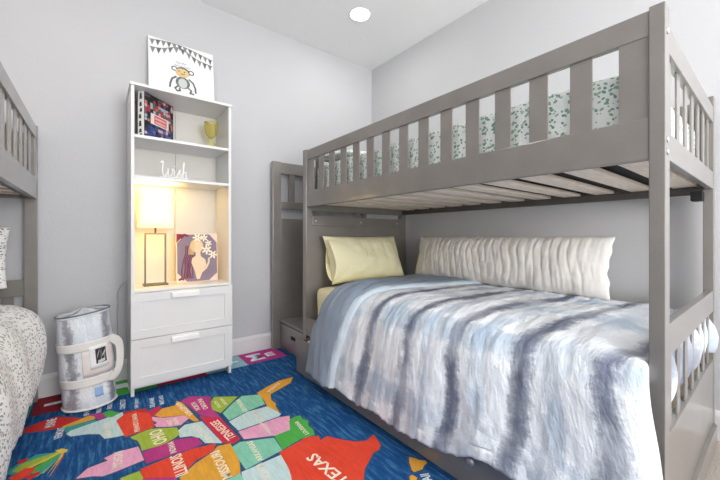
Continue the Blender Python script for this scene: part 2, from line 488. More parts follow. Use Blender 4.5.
# ------------------------------------------------------------------ rug
def build_rug():
    cols = dict(red='#c9302c', orange='#e0a339', teal='#3f9c94', pale='#c3dadb', magenta='#b83a83', green='#4fae4c',
                orangered='#e2472f', crimson='#cf2a45', pink='#e7a6c4', lime='#9fb843', mint='#86cbb0', yellow='#dcc244',
                darkred='#8f1f2a', skyblue='#9cc3d2')
    t = NT('rug_blue')
    co = t.mapping(t.coord(), (1, 1, 1))
    st = t.noise(t.mapping(co, (60, 7, 1)), 1.0, 4, .7)
    cl = t.noise(co, 3.5, 4, .6)
    base = t.ramp(st, [(.3, srgb('#10386b')), (.5, srgb('#1c5189')), (.7, srgb('#4d8cb4'))])
    t.l(t.mix(t.ramp(cl, [(.4, (0, 0, 0)), (.75, (.55, .55, .55))]), base, srgb('#164a86')), t.b.inputs['Base Color'])
    t.b.inputs['Roughness'].default_value = .9
    t.b.inputs['Specular IOR Level'].default_value = .2
    t.bump(t.noise(co, 260, 3), .4, .004)
    mats = [t.m]
    idx = {}
    for k, h in cols.items():
        idx[k] = len(mats)
        mm = NT('rug_' + k)
        c = srgb(h)
        cc = mm.coord()
        f = mm.noise(mm.mapping(cc, (70, 12, 1)), 1.0, 4, .7)
        f2 = mm.noise(cc, 9, 3)
        a = mm.ramp(f, [(.3, tuple(x * .84 for x in c[:3])), (.7, tuple(min(1, x * 1.12) for x in c[:3]))])
        mm.l(mm.mix(mm.ramp(f2, [(.35, (0, 0, 0)), (.7, (.35, .35, .35))]), a, tuple(min(1, x * 1.05 + .03) for x in c[:3]) + (1,)), mm.b.inputs['Base Color'])
        mm.b.inputs['Roughness'].default_value = .9
        mm.b.inputs['Specular IOR Level'].default_value = .2
        mats.append(mm.m)
    LINE = len(mats); mats.append(flatm('rug_outline', '#2b4f78', .9))
    TXT = len(mats); mats.append(flatm('rug_lettering', '#efe7d2', .9))
    WTX = len(mats); mats.append(flatm('rug_white_lettering', '#e6edf2', .9))
    m = MB()
    m.box(-1.25, 1.62, -.25, 2.822, 0, PILE, bev=.002)
    b = m.b
    z = [PILE + .0002]
    def face(ps, mi):
        z[0] += .0000012
        f = b.faces.new([b.verts.new((x, y, z[0])) for x, y in ps])
        if f.calc_area() > 0:
            f.normal_update()
            if f.normal.z < 0: f.normal_flip()
        f.material_index = mi
    def outline(ps, w, mi=None):
        n = len(ps)
        for i in range(n):
            a, c = Vector(ps[i]), Vector(ps[(i + 1) % n])
            d = c - a
            if d.length < 1e-5: continue
            d.normalize(); nn = Vector((-d.y, d.x)) * w / 2
            a2, c2 = a - d * w * .3, c + d * w * .3
            face([tuple(a2 + nn), tuple(c2 + nn), tuple(c2 - nn), tuple(a2 - nn)], LINE if mi is None else mi)
    for c, ps in LAND: outline(ps, .022)
    z[0] += .0001
    for c, ps in LAND:
        face(ps, idx[c]); outline(ps, .005, idx[c])
    for c, ps in FAN: face(ps, idx[c])
    # alphabet border along the wall, one coloured square per letter
    tiles = [('G', 'orange', -.905), ('H', 'teal', -.597), ('I', 'darkred', -.289), ('J', 'green', .015), ('K', 'crimson', .318), ('L', 'skyblue', .62), ('M', 'magenta', .917)]
    for ch, c, x in tiles:
        x1 = x + (.325 if ch == 'M' else .30)
        face([(x, 2.565), (x1, 2.555), (x1, 2.81), (x, 2.815)], idx[c])
    zt = z[0] + .0002
    def word(txt, s, e, h, mi, bold=.012):
        s, e = Vector((*s, 0)), Vector((*e, 0))
        d = (e - s); L = d.length; d.normalize()
        up = Vector((-d.y, d.x, 0))
        M = Matrix.Translation(s + Vector((0, 0, zt))) @ Matrix((d, up, Vector((0, 0, 1)))).transposed().to_4x4()
        text_into(b, txt, M, mi, bold, fit=L, height=h)
    sea = ('MAINE', 'VERMONT', 'NEW HAMPSHIRE', 'MASSACHUSETTS', 'RHODE ISLAND', 'CONNECTICUT', 'NEW JERSEY', 'DELAWARE', 'MARYLAND', 'HAWAII')
    for w, s, e, h in WORDS: word(w, s, e, h * .8, WTX if w in sea else TXT, .02)
    for ch, c, x in tiles:
        wd = .035 if ch == 'I' else .15
        word(ch, (x + .105, 2.685 - wd / 2), (x + .105, 2.685 + wd / 2), .12, WTX, .03)
        wd = .03 if ch in 'IL' else .09
        word(ch.lower(), (x + .225, 2.685 - wd / 2), (x + .225, 2.685 + wd / 2), .075, WTX, .03)
    o = m.build('area_rug', mats, None, flat_norm=False)
    props(o, 'bright blue rug printed with a coloured map and alphabet border on the floor', 'rug')
build_rug()

# ------------------------------------------------------------------ bunk bed
X0, X1, Y0, Y1 = 1.25, 2.335, .207, 2.305
def build_bunk():
    c = ((X0 + X1) / 2, (Y0 + Y1) / 2, BASE)
    r = thing('bunk_bed', c, 'taupe wooden bunk bed along the right wall, with a yellow pillow on its lower bunk', 'bunk bed', 'matching bunk beds')
    TOP = 1.66
    for x0, x1, y0, y1 in ((X0, X0 + .058, Y0, Y0 + .036), (X0, X0 + .055, Y1 - .05, Y1), (X1 - .058, X1, Y0, Y0 + .036), (X1 - .058, X1, Y1 - .05, Y1)):
        p = bx('post', WOOD, r, x0, x1, y0, y1, BASE, TOP)
    # long upper guards, front and wall side
    for x0, x1 in ((X0 + .003, X0 + .027), (X1 - .027, X1 - .003)):
        ya, yb = Y0 + .036, Y1 - .05
        bx('side_rail', WOOD, r, x0, x1, ya, yb, 1.222, 1.343)
        bx('guard_top_rail', WOOD, r, x0, x1, ya, yb, 1.578, 1.652)
        xa, xb = x0 + .009, x0 + .015
        bx('guard_end_board', WOOD, r, x0 + .003, x1 - .003, ya, .315, 1.342, 1.579, bev=.001)
        for i in range(14):
            s = .386 + .1363 * i
            e = s + .066 if i < 13 else yb
            bx('guard_slat', WOOD, r, xa, xb, s, e, 1.342, 1.579, bev=.002)
    # upper end guards
    for y0, y1, top, bot in ((Y0 + .002, Y0 + .026, (1.535, 1.61), (1.222, 1.302)), (Y1 - .03, Y1 - .006, (1.60, 1.655), (1.195, 1.30))):
        xa, xb = X0 + .056, X1 - .058
        bx('end_top_rail', WOOD, r, xa, xb, y0, y1, *top)
        bx('end_bottom_rail', WOOD, r, xa, xb, y0, y1, *bot)
        n = 7
        for i in range(n):
            xc = xa + (xb - xa) * (i + .5) / n
            bx('end_slat', WOOD, r, xc - .024, xc + .024, y0 + .009, y0 + .015, bot[1] - .001, top[0] + .001, bev=.002)
    # foot end of the lower bunk
    xa, xb = X0 + .056, X1 - .058
    bx('footboard_rail', WOOD, r, xa, xb, Y0 + .002, Y0 + .026, .645, .742)
    for i in range(7):
        xc = xa + (xb - xa) * (i + .5) / 7
        bx('footboard_slat', WOOD, r, xc - .024, xc + .024, Y0 + .010, Y0 + .016, .415, .646, bev=.002)
    bx('footboard_panel', WOOD, r, xa, xb, Y0 + .002, Y0 + .026, .118, .416)
    bx('footboard_plinth', WOOD, r, xa, xb, Y0 - .012, Y0 + .03, .03, .119)
    # head end of the lower bunk
    bx('headboard_panel', WOOD, r, xa, xb, 2.262, 2.282, .30, 1.09)
    hb = bx('headboard_rail', WOOD, r, xa, xb, 2.250, 2.284, 1.08, 1.155)
    for x in (1.335, 1.78, 2.21):
        MB().lathe([(.0005, -.004), (.008, -.004), (.009, 0), (.0005, 0)], (x, 2.25, 1.115), 16, axis='Y').build('bolt', STEEL, hb)
    # lower side rails
    for x0, x1 in ((X0 + .003, X0 + .025), (X1 - .025, X1 - .003)):
        bx('lower_side_rail', WOOD, r, x0, x1, Y0 + .036, Y1 - .05, .245, .378)
    bx('lower_deck', PINE, r, X0 + .026, X1 - .026, Y0 + .03, 2.24, .33, .35, bev=0)
    # upper deck: ledgers and pine slats
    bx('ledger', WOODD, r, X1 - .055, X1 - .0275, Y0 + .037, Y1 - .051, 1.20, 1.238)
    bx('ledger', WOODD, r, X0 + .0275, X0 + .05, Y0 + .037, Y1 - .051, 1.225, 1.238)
    for i in range(12):
        y = .262 + i * .168
        bx('deck_slat', PINE, r, X0 + .03, X1 - .03, y, y + .088, 1.239, 1.257, bev=.002)
    # corner bracket and bolt heads at the foot end
    bx('corner_bracket', BLACK, r, X1 - .135, X1 - .06, Y0 + .03, Y0 + .07, 1.165, 1.21)
    for z in (1.585, 1.275, 1.24):
        MB().lathe([(.0005, -.003), (.008, -.003), (.009, 0), (.0005, 0)], (X0 + .028, Y0, z), 16, axis='Y').build('bolt', STEEL, r)
    MB().lathe([(.0005, -.003), (.006, -.003), (.007, 0), (.0005, 0)], (X0 + .028, Y0, .22), 16, axis='Y').build('bolt', STEEL, r)
    return r
bunk = build_bunk()
b2 = dup(bunk, (.97 - bunk.location.x, 3.008 - bunk.location.y, BASE), pi)
props(b2, 'taupe wooden bunk bed along the left wall, cut off by the left edge', 'bunk bed')

# ------------------------------------------------------------------ soft goods
def soft_block(name, mat, x0, x1, y0, y1, z0, z1, rad=.05, amp=.006, seed=0, parent=None):
    """mattress: rounded block with gently uneven faces"""
    m = MB(); m.box(x0, x1, y0, y1, z0, z1, bev=0)
    bmesh.ops.subdivide_edges(m.b, edges=m.b.edges[:], cuts=14, use_grid_fill=True)
    c = Vector(((x0 + x1) / 2, (y0 + y1) / 2, (z0 + z1) / 2)); h = Vector((x1 - x0, y1 - y0, z1 - z0)) / 2
    for v in m.b.verts:
        d = v.co - c
        q = Vector([max(-h[i] + rad, min(h[i] - rad, d[i])) for i in range(3)])
        e = d - q
        if e.length > 1e-6: d = q + e.normalized() * min(rad, e.length if sum(abs(k) > 1e-5 for k in e) == 1 else rad)
        n = noise.noise((v.co + Vector((seed, 0, 0))) * 5) * amp
        v.co = c + d * (1 - .002) + d.normalized() * (n - amp)
    for f in m.b.faces: f.smooth = True
    o = m.build(name, mat, parent, sub=1)
    return o

def under(o):
    for p in o.data.polygons:
        if p.normal.z < -.6: p.material_index = 1

def pillow(name, mat, W, H, T, M, seed=0, pleats=0, wr=.012, flange=0, pinch=.06, nu=90, nv=44, parent=None):
    """filled pillow: local X width, local Z height, local Y thickness"""
    m = MB()
    def shape(side):
        def f(a, b):
            u, v = a * 2 - 1, b * 2 - 1
            x = u * W / 2 * (1 - pinch * (1 - abs(v)) ** 0 * (v * v - 1) * -0.5 * (abs(u) ** 3))
            z = v * H / 2 * (1 - pinch * (1 - u * u) * 0.5 * abs(v) ** 3)
            t = (max(0, 1 - abs(u) ** 3.0) ** .55) * (max(0, 1 - abs(v) ** 2.6) ** .6)
            y = side * T / 2 * t
            n = noise.fractal(Vector((x * 5 + seed, z * 7, side * 3)), .8, 2, 3) * wr
            n += noise.noise(Vector((x * 16 + seed, z * 4 + u * 3, side))) * wr * .5
            if pleats:
                k = sin(u * pleats * pi * .5 + 1.3 * noise.noise(Vector((x * 3, z * 5, seed))) * 2)
                n += .0032 * (1 - 2 * (1 - abs(k)) ** 2.5) * t ** .4 + .003 * noise.noise(Vector((x * 60, z * 9, 0)))
                z += .006 * noise.noise(Vector((x * 14, 5 + v, 0))) * abs(v) ** 4
                x += .012 * noise.noise(Vector((z * 18, u * 2, 7))) * abs(u) ** 8
            y += side * n * min(1, t * 1.6) if t < .6 else side * n
            return (x, y, z)
        return f
    m.grid(nu, nv, shape(-1)); m.grid(nu, nv, shape(1))
    bmesh.ops.remove_doubles(m.b, verts=m.b.verts, dist=.0015)
    o = m.build(name, mat, parent, M=M)
    return o

def lean(c, rx=0, rz=0, ry=0):
    return Matrix.Translation(c) @ Matrix.Rotation(rz, 4, 'Z') @ Matrix.Rotation(rx, 4, 'X') @ Matrix.Rotation(ry, 4, 'Y')

def path_sampler(pts):
    L = [0]
    for a, b in zip(pts, pts[1:]): L.append(L[-1] + math.dist(a, b))
    def f(t):
        s = t * L[-1]
        for i in range(len(pts) - 1):
            if s <= L[i + 1] or i == len(pts) - 2:
                k = (s - L[i]) / (L[i + 1] - L[i])
                return (lerp(pts[i][0], pts[i + 1][0], k), lerp(pts[i][1], pts[i + 1][1], k))
    return f, L[-1]

def smooth_path(ctrl, n=120):
    """Catmull-Rom through control points (x, z)"""
    out = []
    P = [ctrl[0]] + ctrl + [ctrl[-1]]
    for i in range(1, len(P) - 2):
        for k in range(n // len(ctrl)):
            t = k / (n // len(ctrl))
            q = []
            for d in (0, 1):
                a, b, c, e = P[i - 1][d], P[i][d], P[i + 1][d], P[i + 2][d]
                q.append(.5 * (2 * b + (c - a) * t + (2 * a - 5 * b + 4 * c - e) * t * t + (3 * b - a - 3 * c + e) * t ** 3))
            out.append(tuple(q))
    out.append(ctrl[-1])
    return out

# lower right bunk ------------------------------------------------------------
o = soft_block('lower_mattress', YELLOW, 1.285, 2.30, .262, 2.235, .352, .622, .06, .008)
recentre(o); props(o, 'lower bunk mattress in a pale yellow fitted sheet under the tie-dye comforter', 'mattress')

PROF = smooth_path([(2.29, .630), (2.10, .662), (1.80, .672), (1.50, .672), (1.34, .664), (1.235, .628), (1.172, .55), (1.142, .44), (1.122, .30), (1.098, .105)])
prof, PLEN = path_sampler(PROF)
def y_right(t):      # where the turned-back band begins
    x, z = prof(t)
    s = t * PLEN
    if x > 1.3: return lerp(1.56, 1.40, (x - 1.3) / .5)
    return lerp(1.56, 1.69, min(1, (s - 1.0) / .55))
def y_left(t):
    x, z = prof(t)
    if x > 1.3: return 1.83
    return lerp(1.83, 1.955, sstep(0, 1, (prof_s(t) - 1.0) / .55))
def prof_s(t): return t * PLEN

def comforter_pt(y, t, lift=0, amp=1.0):
    x, z = prof(t); x2, z2 = prof(min(1, t + .01)); x1, z1 = prof(max(0, t - .01))
    tx, tz = x2 - x1, z2 - z1
    l = math.hypot(tx, tz) or 1
    nx, nz = tz / l, -tx / l                  # outward normal
    if nz < -.2: nx, nz = -nx, -nz
    s = t * PLEN
    drape = sstep(1.0, 1.25, s)
    n = noise.fractal(Vector((y * 3.2, s * 2.2, 1.7)), .9, 2, 3) * .011 * amp
    n += noise.noise(Vector((y * 15 + .4 * sin(s * 6), s * 3.0, 4.0))) * .007 * amp
    n += noise.noise(Vector((y * 42, s * 11, 8.0))) * .005 * amp
    n *= sstep(.17, .27, y) * .8 + .2
    n += drape * (.007 * sin(y * 23 + 1.5 * sin(s * 3)) * (s - 1.0) / .6) * amp
    d = n + lift
    px, pz = x + nx * d, z + nz * d
    pz += .085 * sstep(1.02, .6, y) * sstep(.84, 1, t)
    if t > .97: pz += .010 * sin(y * 21) + .008 * noise.noise(Vector((y * 30, 0, 0)))
    return px, pz

cf = thing('comforter', (1.7, 1.0, .66), 'white comforter with slate blue tie-dye bands spread over the lower right bunk', 'comforter')
m = MB()
NU, NV = 170, 150
def fn(a, t):
    yr = y_right(t) + .05
    s = t * PLEN
    out = sstep(.95, 1.10, s)
    e0 = lerp(lerp(.262, .245, out), .200, sstep(1.02, 1.5, s))
    tuck = .075 * (1 - out)
    R = .060 * sstep(1.02, 1.40, s)
    y = yr - a * (yr - e0 + tuck + .7 * R)
    x, z = comforter_pt(max(y, e0), t)
    if out < 1 and y < e0:
        k = e0 - y
        g = max(0, cos(2 * pi * 7 * (x - 1.306) / .971)) ** 1.2
        y = e0 - .062 * g * sin(pi * min(1, k / .075)) ** .6 * (1 - out) * (.75 + .5 * noise.noise(Vector((x * 9, 1, 2))))
        z = max(z - k * 3.2, .425 + .05 * noise.noise(Vector((x * 13, 4, 2))))
    else:
        z -= .03 * sstep(.14, 0, y - e0) * (1 - out)
        if R > .004 and y < e0 + R:
            th = (e0 + R - y) / R
            y = e0 + R - R * sin(min(th, 1.75))
            x += R * (1 - cos(th)) * .9
    return (x, y, z)
def uvf(a, t):
    yr = y_right(t) + .05
    e0 = .2
    return (yr - a * (yr - e0), t * PLEN)
m.grid(NU, NV, fn, uvf)
m.build('patterned_shell', DYE, cf, solid=.014)
m = MB()
def fn2(a, t):
    y = lerp(y_right(t), y_left(t), a)
    lift = .010 + .020 * sin(pi * min(1, max(0, a))) ** .35
    if a > .97: lift -= .02
    x, z = comforter_pt(y, t, lift, .6)
    n = .006 * noise.noise(Vector((y * 20, t * 9, 3)))
    return (x - n, y + .02 * noise.noise(Vector((t * 9, 2, 0))), z + n)
m.grid(50, 120, fn2)
props(m.build('turned_back_lining', LINING, cf, solid=.016), 'plain blue-grey turned-back lining')
m = MB()
def fn3(a, t):
    y = y_right(t) - .055 + .075 * a
    x, z = comforter_pt(y, t, .004 + .022 * sin(pi * a) ** .6, .8)
    return (x, y, z)
m.grid(14, 120, fn3)
props(m.build('rolled_hem', plain('pale_blue_gauze', '#c9d7e2', .9, var=.04, scale=14, bump=.35, bscale=40), cf), 'pale blue rolled hem')

# yellow pillow with an open case end
yp = thing('bed_pillow', (1.70, 2.1, .66), 'pale yellow pillow leaning on the headboard of the lower right bunk', 'pillow')
MY = lean((1.735, 2.125, .822), rx=radians(-21))
pillow('pillow_body', YELLOW, .76, .385, .21, MY, seed=3, wr=.013, pinch=.16, parent=yp)
m = MB()
def flap(a, b):
    th = b * 2 * pi
    k = 1 - a
    w = .150 * (1 + .06 * sin(3 * th)); t = lerp(.085, .066, k) * (1 + .15 * sin(2 * th + 1))
    x = -.318 - .045 * k + .25 * a + .02 * sin(th + .6) * k + .012 * sin(th * 2) * k
    return (x, -.004 + t * 1.08 * cos(th) - .012 * k, w * sin(th) * (1.04 + .02 * k))
m.grid(24, 60, flap)
m.build('open_case_end', YELLOW, yp, M=MY, solid=.004)

# long bolster
o = pillow('body_pillow', RUCHE, 1.335, .335, .18, lean((2.085, 1.215, .834), rx=radians(-13), rz=radians(-90)), seed=11, pleats=27, wr=.008, pinch=.05, nu=220, nv=50)
recentre(o); props(o, 'long ivory ruched body pillow leaning along the wall side of the lower right bunk', 'pillow')

# upper right bunk ------------------------------------------------------------
o = soft_block('upper_mattress', [LEAF, BLACK], 1.2835, 2.30, .252, 2.243, 1.259, 1.535, .05, .012, seed=2)
under(o)
recentre(o); props(o, 'upper right bunk mattress in a white cover printed with green leaf sprigs', 'mattress')
o = pillow('leaf_pillow', LEAF, .80, .40, .10, lean((1.74, 2.02, 1.592), rx=radians(-84)), seed=21, wr=.008)
recentre(o); props(o, 'leaf-print pillow lying at the head of the upper right bunk', 'pillow')

# trundle drawer under the right bunk -----------------------------------------
td = thing('trundle_bed', (1.6, 1.2, BASE), 'low taupe trundle pulled out a little under the right bunk', 'trundle')
bx('front_panel', WOOD, td, 1.148, 1.170, .26, 2.215, .012, .25)
bx('side_board', WOOD, td, 1.171, 2.10, 2.190, 2.210, .03, .236)
bx('side_board', WOOD, td, 1.171, 2.10, .264, .284, .03, .20)
bx('back_board', WOOD, td, 2.101, 2.119, .264, 2.210, .03, .20)
bx('base_board', PINE, td, 1.171, 2.10, .285, 2.189, .03, .045, bev=0)
kb = MB().lathe([(.0005, 0), (.008, 0), (.008, -.012), (.017, -.018), (.018, -.025), (.010, -.031), (.0005, -.032)], (1.148, .748, .134), 24, axis='X').build('knob', STEEL, td)
o = soft_block('trundle_mattress', plain('white_ticking', '#e6dfd8', .9), 1.180, 2.09, .30, 2.187, .046, .242, .03, .004)
recentre(o); props(o, 'white trundle mattress showing at the end of the trundle under the right bunk', 'mattress')

# ------------------------------------------------------------------ stair unit at the head of the right bunk
st = thing('storage_stairs', (1.8, 2.55, BASE), 'taupe storage steps with a slatted guard between the right bunk and the back wall', 'stairs')
PY0, PY1 = 2.768, 2.800
bx('guard_post', WOOD, st, 1.207, 1.283, PY0 - .006, PY1 + .004, BASE, 1.657)
bx('guard_post', WOOD, st, 2.215, 2.262, PY0 - .006, PY1 + .004, BASE, 1.657)
bx('guard_top_rail', WOOD, st, 1.284, 2.214, PY0, PY1, 1.555, 1.655)
bx('guard_bottom_rail', WOOD, st, 1.284, 2.214, PY0, PY1, 1.240, 1.305)
for i in range(6):
    x = 1.368 + i * .145
    bx('guard_slat', WOOD, st, x, x + .056, PY0 + .006, PY1 - .006, 1.304, 1.556, bev=.002)
bx('side_panel', WOOD, st, 1.284, 2.214, PY0 + .002, PY1 - .002, BASE, 1.155)
for i in range(4):
    x = 1.272 + i * .25
    zt = .262 + i * .25
    s = bx('step_carcass', WOOD, st, x + .012, x + .26, 2.335, 2.762, BASE + .001, zt - .02, bev=.002)
    bx('tread', WOOD, st, x - .004, x + .262, 2.330, 2.764, zt - .019, zt, bev=.004)
    dr = bx('drawer_front', WOOD, st, x, x + .0115, 2.350, 2.748, .035 + i * .25, zt - .03, bev=.004)
    bx('drawer_pull', BLACK, dr, x - .004, x - .0005, 2.470, 2.545, zt - .125, zt - .095, bev=.002)

# ------------------------------------------------------------------ bedding on the left bunk
o = soft_block('lower_mattress', plain('white_sheet', '#e8e6e4', .9), -1.33, -.32, .78, 2.67, .352, .59, .06, .006)
recentre(o); props(o, 'lower left bunk mattress hidden beneath the grey sprig-print quilt', 'mattress')
LP = smooth_path([(-1.33, .575), (-1.1, .622), (-.75, .640), (-.50, .645), (-.37, .620), (-.290, .545), (-.252, .42), (-.242, .30), (-.258, .18)])
lprof, LLEN = path_sampler(LP)
m = MB()
def lq(a, t):
    x, z = lprof(t)
    s = t * LLEN
    dr = sstep(.80, 1.0, s)
    e = lerp(2.655, 2.640, dr)
    y = lerp(.76, e + .10, a)
    x += dr * .048 * sstep(2.0, 2.6, y) * sin(pi * sstep(.8, 1.35, s)) ** .7
    n = noise.fractal(Vector((y * 3.5, s * 3, 9)), .9, 2, 3) * .014 + dr * .012 * sin(y * 17 + s * 4)
    if y > e:
        k = y - e
        z -= k * 2.2 * (1 - dr * .2)
        x -= dr * k * .9
        y = e + .01 * sin(k * 20)
        z = max(z, .2)
    else:
        k = sstep(.16, 0, e - y)
        z -= .045 * k * (1 - dr)
        x -= .03 * k * dr
    if t > .97: z += .008 * sin(y * 60)
    return (x + n * dr, y, z + n * (1 - dr))
m.grid(150, 110, lq)
o = m.build('lower_quilt', LEAFS, None, solid=.012); recentre(o)
props(o, 'white quilt with tiny grey sprigs hanging over the front of the lower left bunk', 'quilt')
o = pillow('sprig_pillow', LEAFS, .78, .34, .13, lean((-.765, 2.60, .885), rx=radians(-14)), seed=41, wr=.012)
recentre(o); props(o, 'sprig-print pillow propped at the wall end of the lower left bunk', 'pillow')
o = soft_block('upper_mattress', [TAN, BLACK], -1.33, -.3135, .77, 2.752, 1.259, 1.545, .05, .012, seed=8)
under(o)
recentre(o); props(o, 'upper left bunk mattress in a tan cover seen through the guard slats', 'mattress')

# ------------------------------------------------------------------ tall white cabinet
CX0, CX1, CF, CB = .164, .767, 2.490, 2.822
ck = thing('shelf_cabinet', ((CX0 + CX1) / 2, (CF + CB) / 2, BASE), 'tall white cabinet with open shelves above two drawers against the back wall', 'cabinet')
IX0, IX1 = CX0 + .0185, CX1 - .0185
for x in (CX0, IX1 + .0005):
    bx('side_panel', WHITE, ck, x, x + .018, CF, CB, BASE, 1.935, bev=.0015)
bx('top_panel', WHITE, ck, CX0 - .006, CX1 + .006, CF - .008, CB, 1.9355, 1.953, bev=.002)
for xa, xb in ((IX0 + .001, .4585), (.4605, IX1 - .001)):
    bx('back_panel', BACKP, ck, xa, xb, CB - .008, CB - .002, .05, 1.934, bev=.001)
bx('shelf_board', WHITE, ck, IX0, IX1, CF + .003, CB - .009, 1.616, 1.634, bev=.001)
bx('shelf_board', WHITE, ck, IX0, IX1, CF + .003, CB - .009, 1.362, 1.380, bev=.001)
bx('shelf_board', WHITE, ck, IX0, IX1, CF + .003, CB - .009, .646, .664, bev=.001)
bx('plinth_board', WHITE, ck, IX0, IX1, CF + .05, CF + .066, BASE + .025, .066, bev=.001)
def drawer_front(z0, z1):
    d = MB()
    xa, xb = CX0 - .002, CX1 + .002
    fr = .054
    yf, yb = CF - .020, CF - .002
    d.box(xa, xb, yf, yb, z0, z0 + fr, .0015); d.box(xa, xb, yf, yb, z1 - fr, z1, .0015)
    d.box(xa, xa + fr, yf, yb, z0 + fr, z1 - fr, .0015); d.box(xb - fr, xb, yf, yb, z0 + fr, z1 - fr, .0015)
    d.box(xa + fr - .002, xb - fr + .002, yf + .009, yb, z0 + fr - .002, z1 - fr + .002, 0)
    o = d.build('drawer', WHITE, ck)
    h = MB()
    h.box(.381, .545, yf - .026, yf - .020, z1 - .044, z1 - .012, .003)
    h.box(.381, .545, yf - .022, yf, z1 - .016, z1 - .010, .002)
    props(h.build('drawer_handle', plain('white_metal', '#f4f3f1', .3), o), 'long white bar handle')
drawer_front(.066, .357)
drawer_front(.361, .644)

# canvas with a monkey on top of the cabinet
cv = thing('monkey_canvas', (.5, 2.76, 1.953), 'white canvas print of a seated monkey under grey bunting, on top of the white cabinet', 'wall art')
MC = lean((.502, 2.745, 1.9535), rx=radians(-7))
mm = MB(); mm.box(-.218, .218, -.008, .010, .001, .478, .003)
mm.build('stretched_canvas', CANVASW, cv, M=MC)
def prints(m, ps, mi, y):
    f = m.b.faces.new([m.b.verts.new((x, y, z)) for x, z in ps]); f.material_index = mi
def ell(cx, cz, rx, rz, n=22, a0=0, a1=2 * pi, rot=0):
    r = []
    for i in range(n):
        a = a0 + (a1 - a0) * i / n
        x, z = rx * cos(a), rz * sin(a)
        r.append((cx + x * cos(rot) - z * sin(rot), cz + x * sin(rot) + z * cos(rot)))
    return r
def strip(m, pts, w, mi, y):
    for (a, b), (c, d) in zip(pts, pts[1:]):
        dx, dz = c - a, d - b
        l = math.hypot(dx, dz) or 1
        nx, nz = -dz / l * w / 2, dx / l * w / 2
        ex, ez = dx / l * w * .25, dz / l * w * .25
        prints(m, [(a + nx - ex, b + nz - ez), (c + nx + ex, d + nz + ez), (c - nx + ex, d - nz + ez), (a - nx - ex, b - nz - ez)], mi, y)
m = MB()
def bunting(f, n, size):
    pts = [(-.21 + .42 * i / 40, f(-.21 + .42 * i / 40)) for i in range(41)]
    strip(m, pts, .005, 0, -.0088)
    for i in range(n):
        x = -.21 + .42 * (i + .5) / n
        h = .42 / n * .42
        sl = (f(x + .01) - f(x - .01)) / .02
        prints(m, [(x - h, f(x - h)), (x + h, f(x + h)), (x + sl * -size * .3, f(x) - size)], i % 2, -.0089)
bunting(lambda x: .452 + .02 * sin((x + .21) * 9) - (.16 * max(0, x + .03) ** 1.0) * .35, 12, .044)
bunting(lambda x: .395 + .055 * exp(-((x + .02) / .09) ** 2) - .16 * max(0, x) ** 1.0 * .45, 11, .046)
INKS = [INK, INKD, FACE, BELLY, flatm('black_ink', '#2b2b2b'), CANVASW, flatm('soft_violet_ink', '#9a9bb4')]
m.build('bunting_print', INKS, cv, M=MC, flat_norm=False)
m = MB()
# seated monkey: arms, legs, tummy, head with round ears
strip(m, [(-.045, .120), (-.072, .098), (-.084, .060), (-.088, .030)], .013, 1, -.0090)
strip(m, [(.040, .120), (.068, .098), (.082, .060), (.084, .025)], .013, 1, -.0090)
strip(m, [(-.035, .05), (-.055, .030), (-.040, .012), (-.020, .018), (-.026, .036)], .012, 1, -.0091)
strip(m, [(.035, .05), (.055, .034), (.045, .014), (.070, .012)], .012, 1, -.0091)
prints(m, ell(-.002, .082, .048, .046), 1, -.0092)
prints(m, ell(-.002, .078, .030, .038), 3, -.0094)
prints(m, ell(0, .167, .048, .038), 1, -.0092)
prints(m, ell(-.056, .180, .021, .019), 1, -.0092); prints(m, ell(-.056, .180, .012, .011), 5, -.0094)
prints(m, ell(.056, .176, .021, .019), 1, -.0092); prints(m, ell(.056, .176, .012, .011), 5, -.0094)
prints(m, ell(-.004, .158, .046, .034), 2, -.0096)
prints(m, ell(-.012, .152, .030, .020), 2, -.0097)
for ex in (-.026, .010): prints(m, ell(ex, .168, .004, .005, 12), 4, -.0099)
strip(m, [(-.014, .150), (.0, .147), (.012, .151)], .004, 4, -.0099)
# small lettering above the head: two soft lines of script strokes
for row, (z, x0, x1) in enumerate(((.232, -.045, .035), (.208, -.055, .060))):
    k = int((x1 - x0) / .007)
    strip(m, [(x0 + .007 * i, z + (.007 if i % 2 else -.005) + .003 * sin(i * 2.1)) for i in range(k)], .0028, 6, -.009)
m.build('monkey_print', INKS, cv, M=MC @ Matrix.Translation((0, 0, .098)) @ Matrix.Diagonal((1.0, 1, 1.0, 1)), flat_norm=False)

# picture-covered book on the top shelf
bk = thing('picture_book', (.31, 2.63, 1.634), 'thick hardback covered in small comic pictures on the top shelf of the white cabinet', 'book')
ang = math.atan2(2.727 - 2.544, .431 - .242)
MK = Matrix.Translation((.190, 2.552, 1.6345)) @ Matrix.Scale(1.05, 4) @ Matrix.Rotation(ang, 4, 'Z')
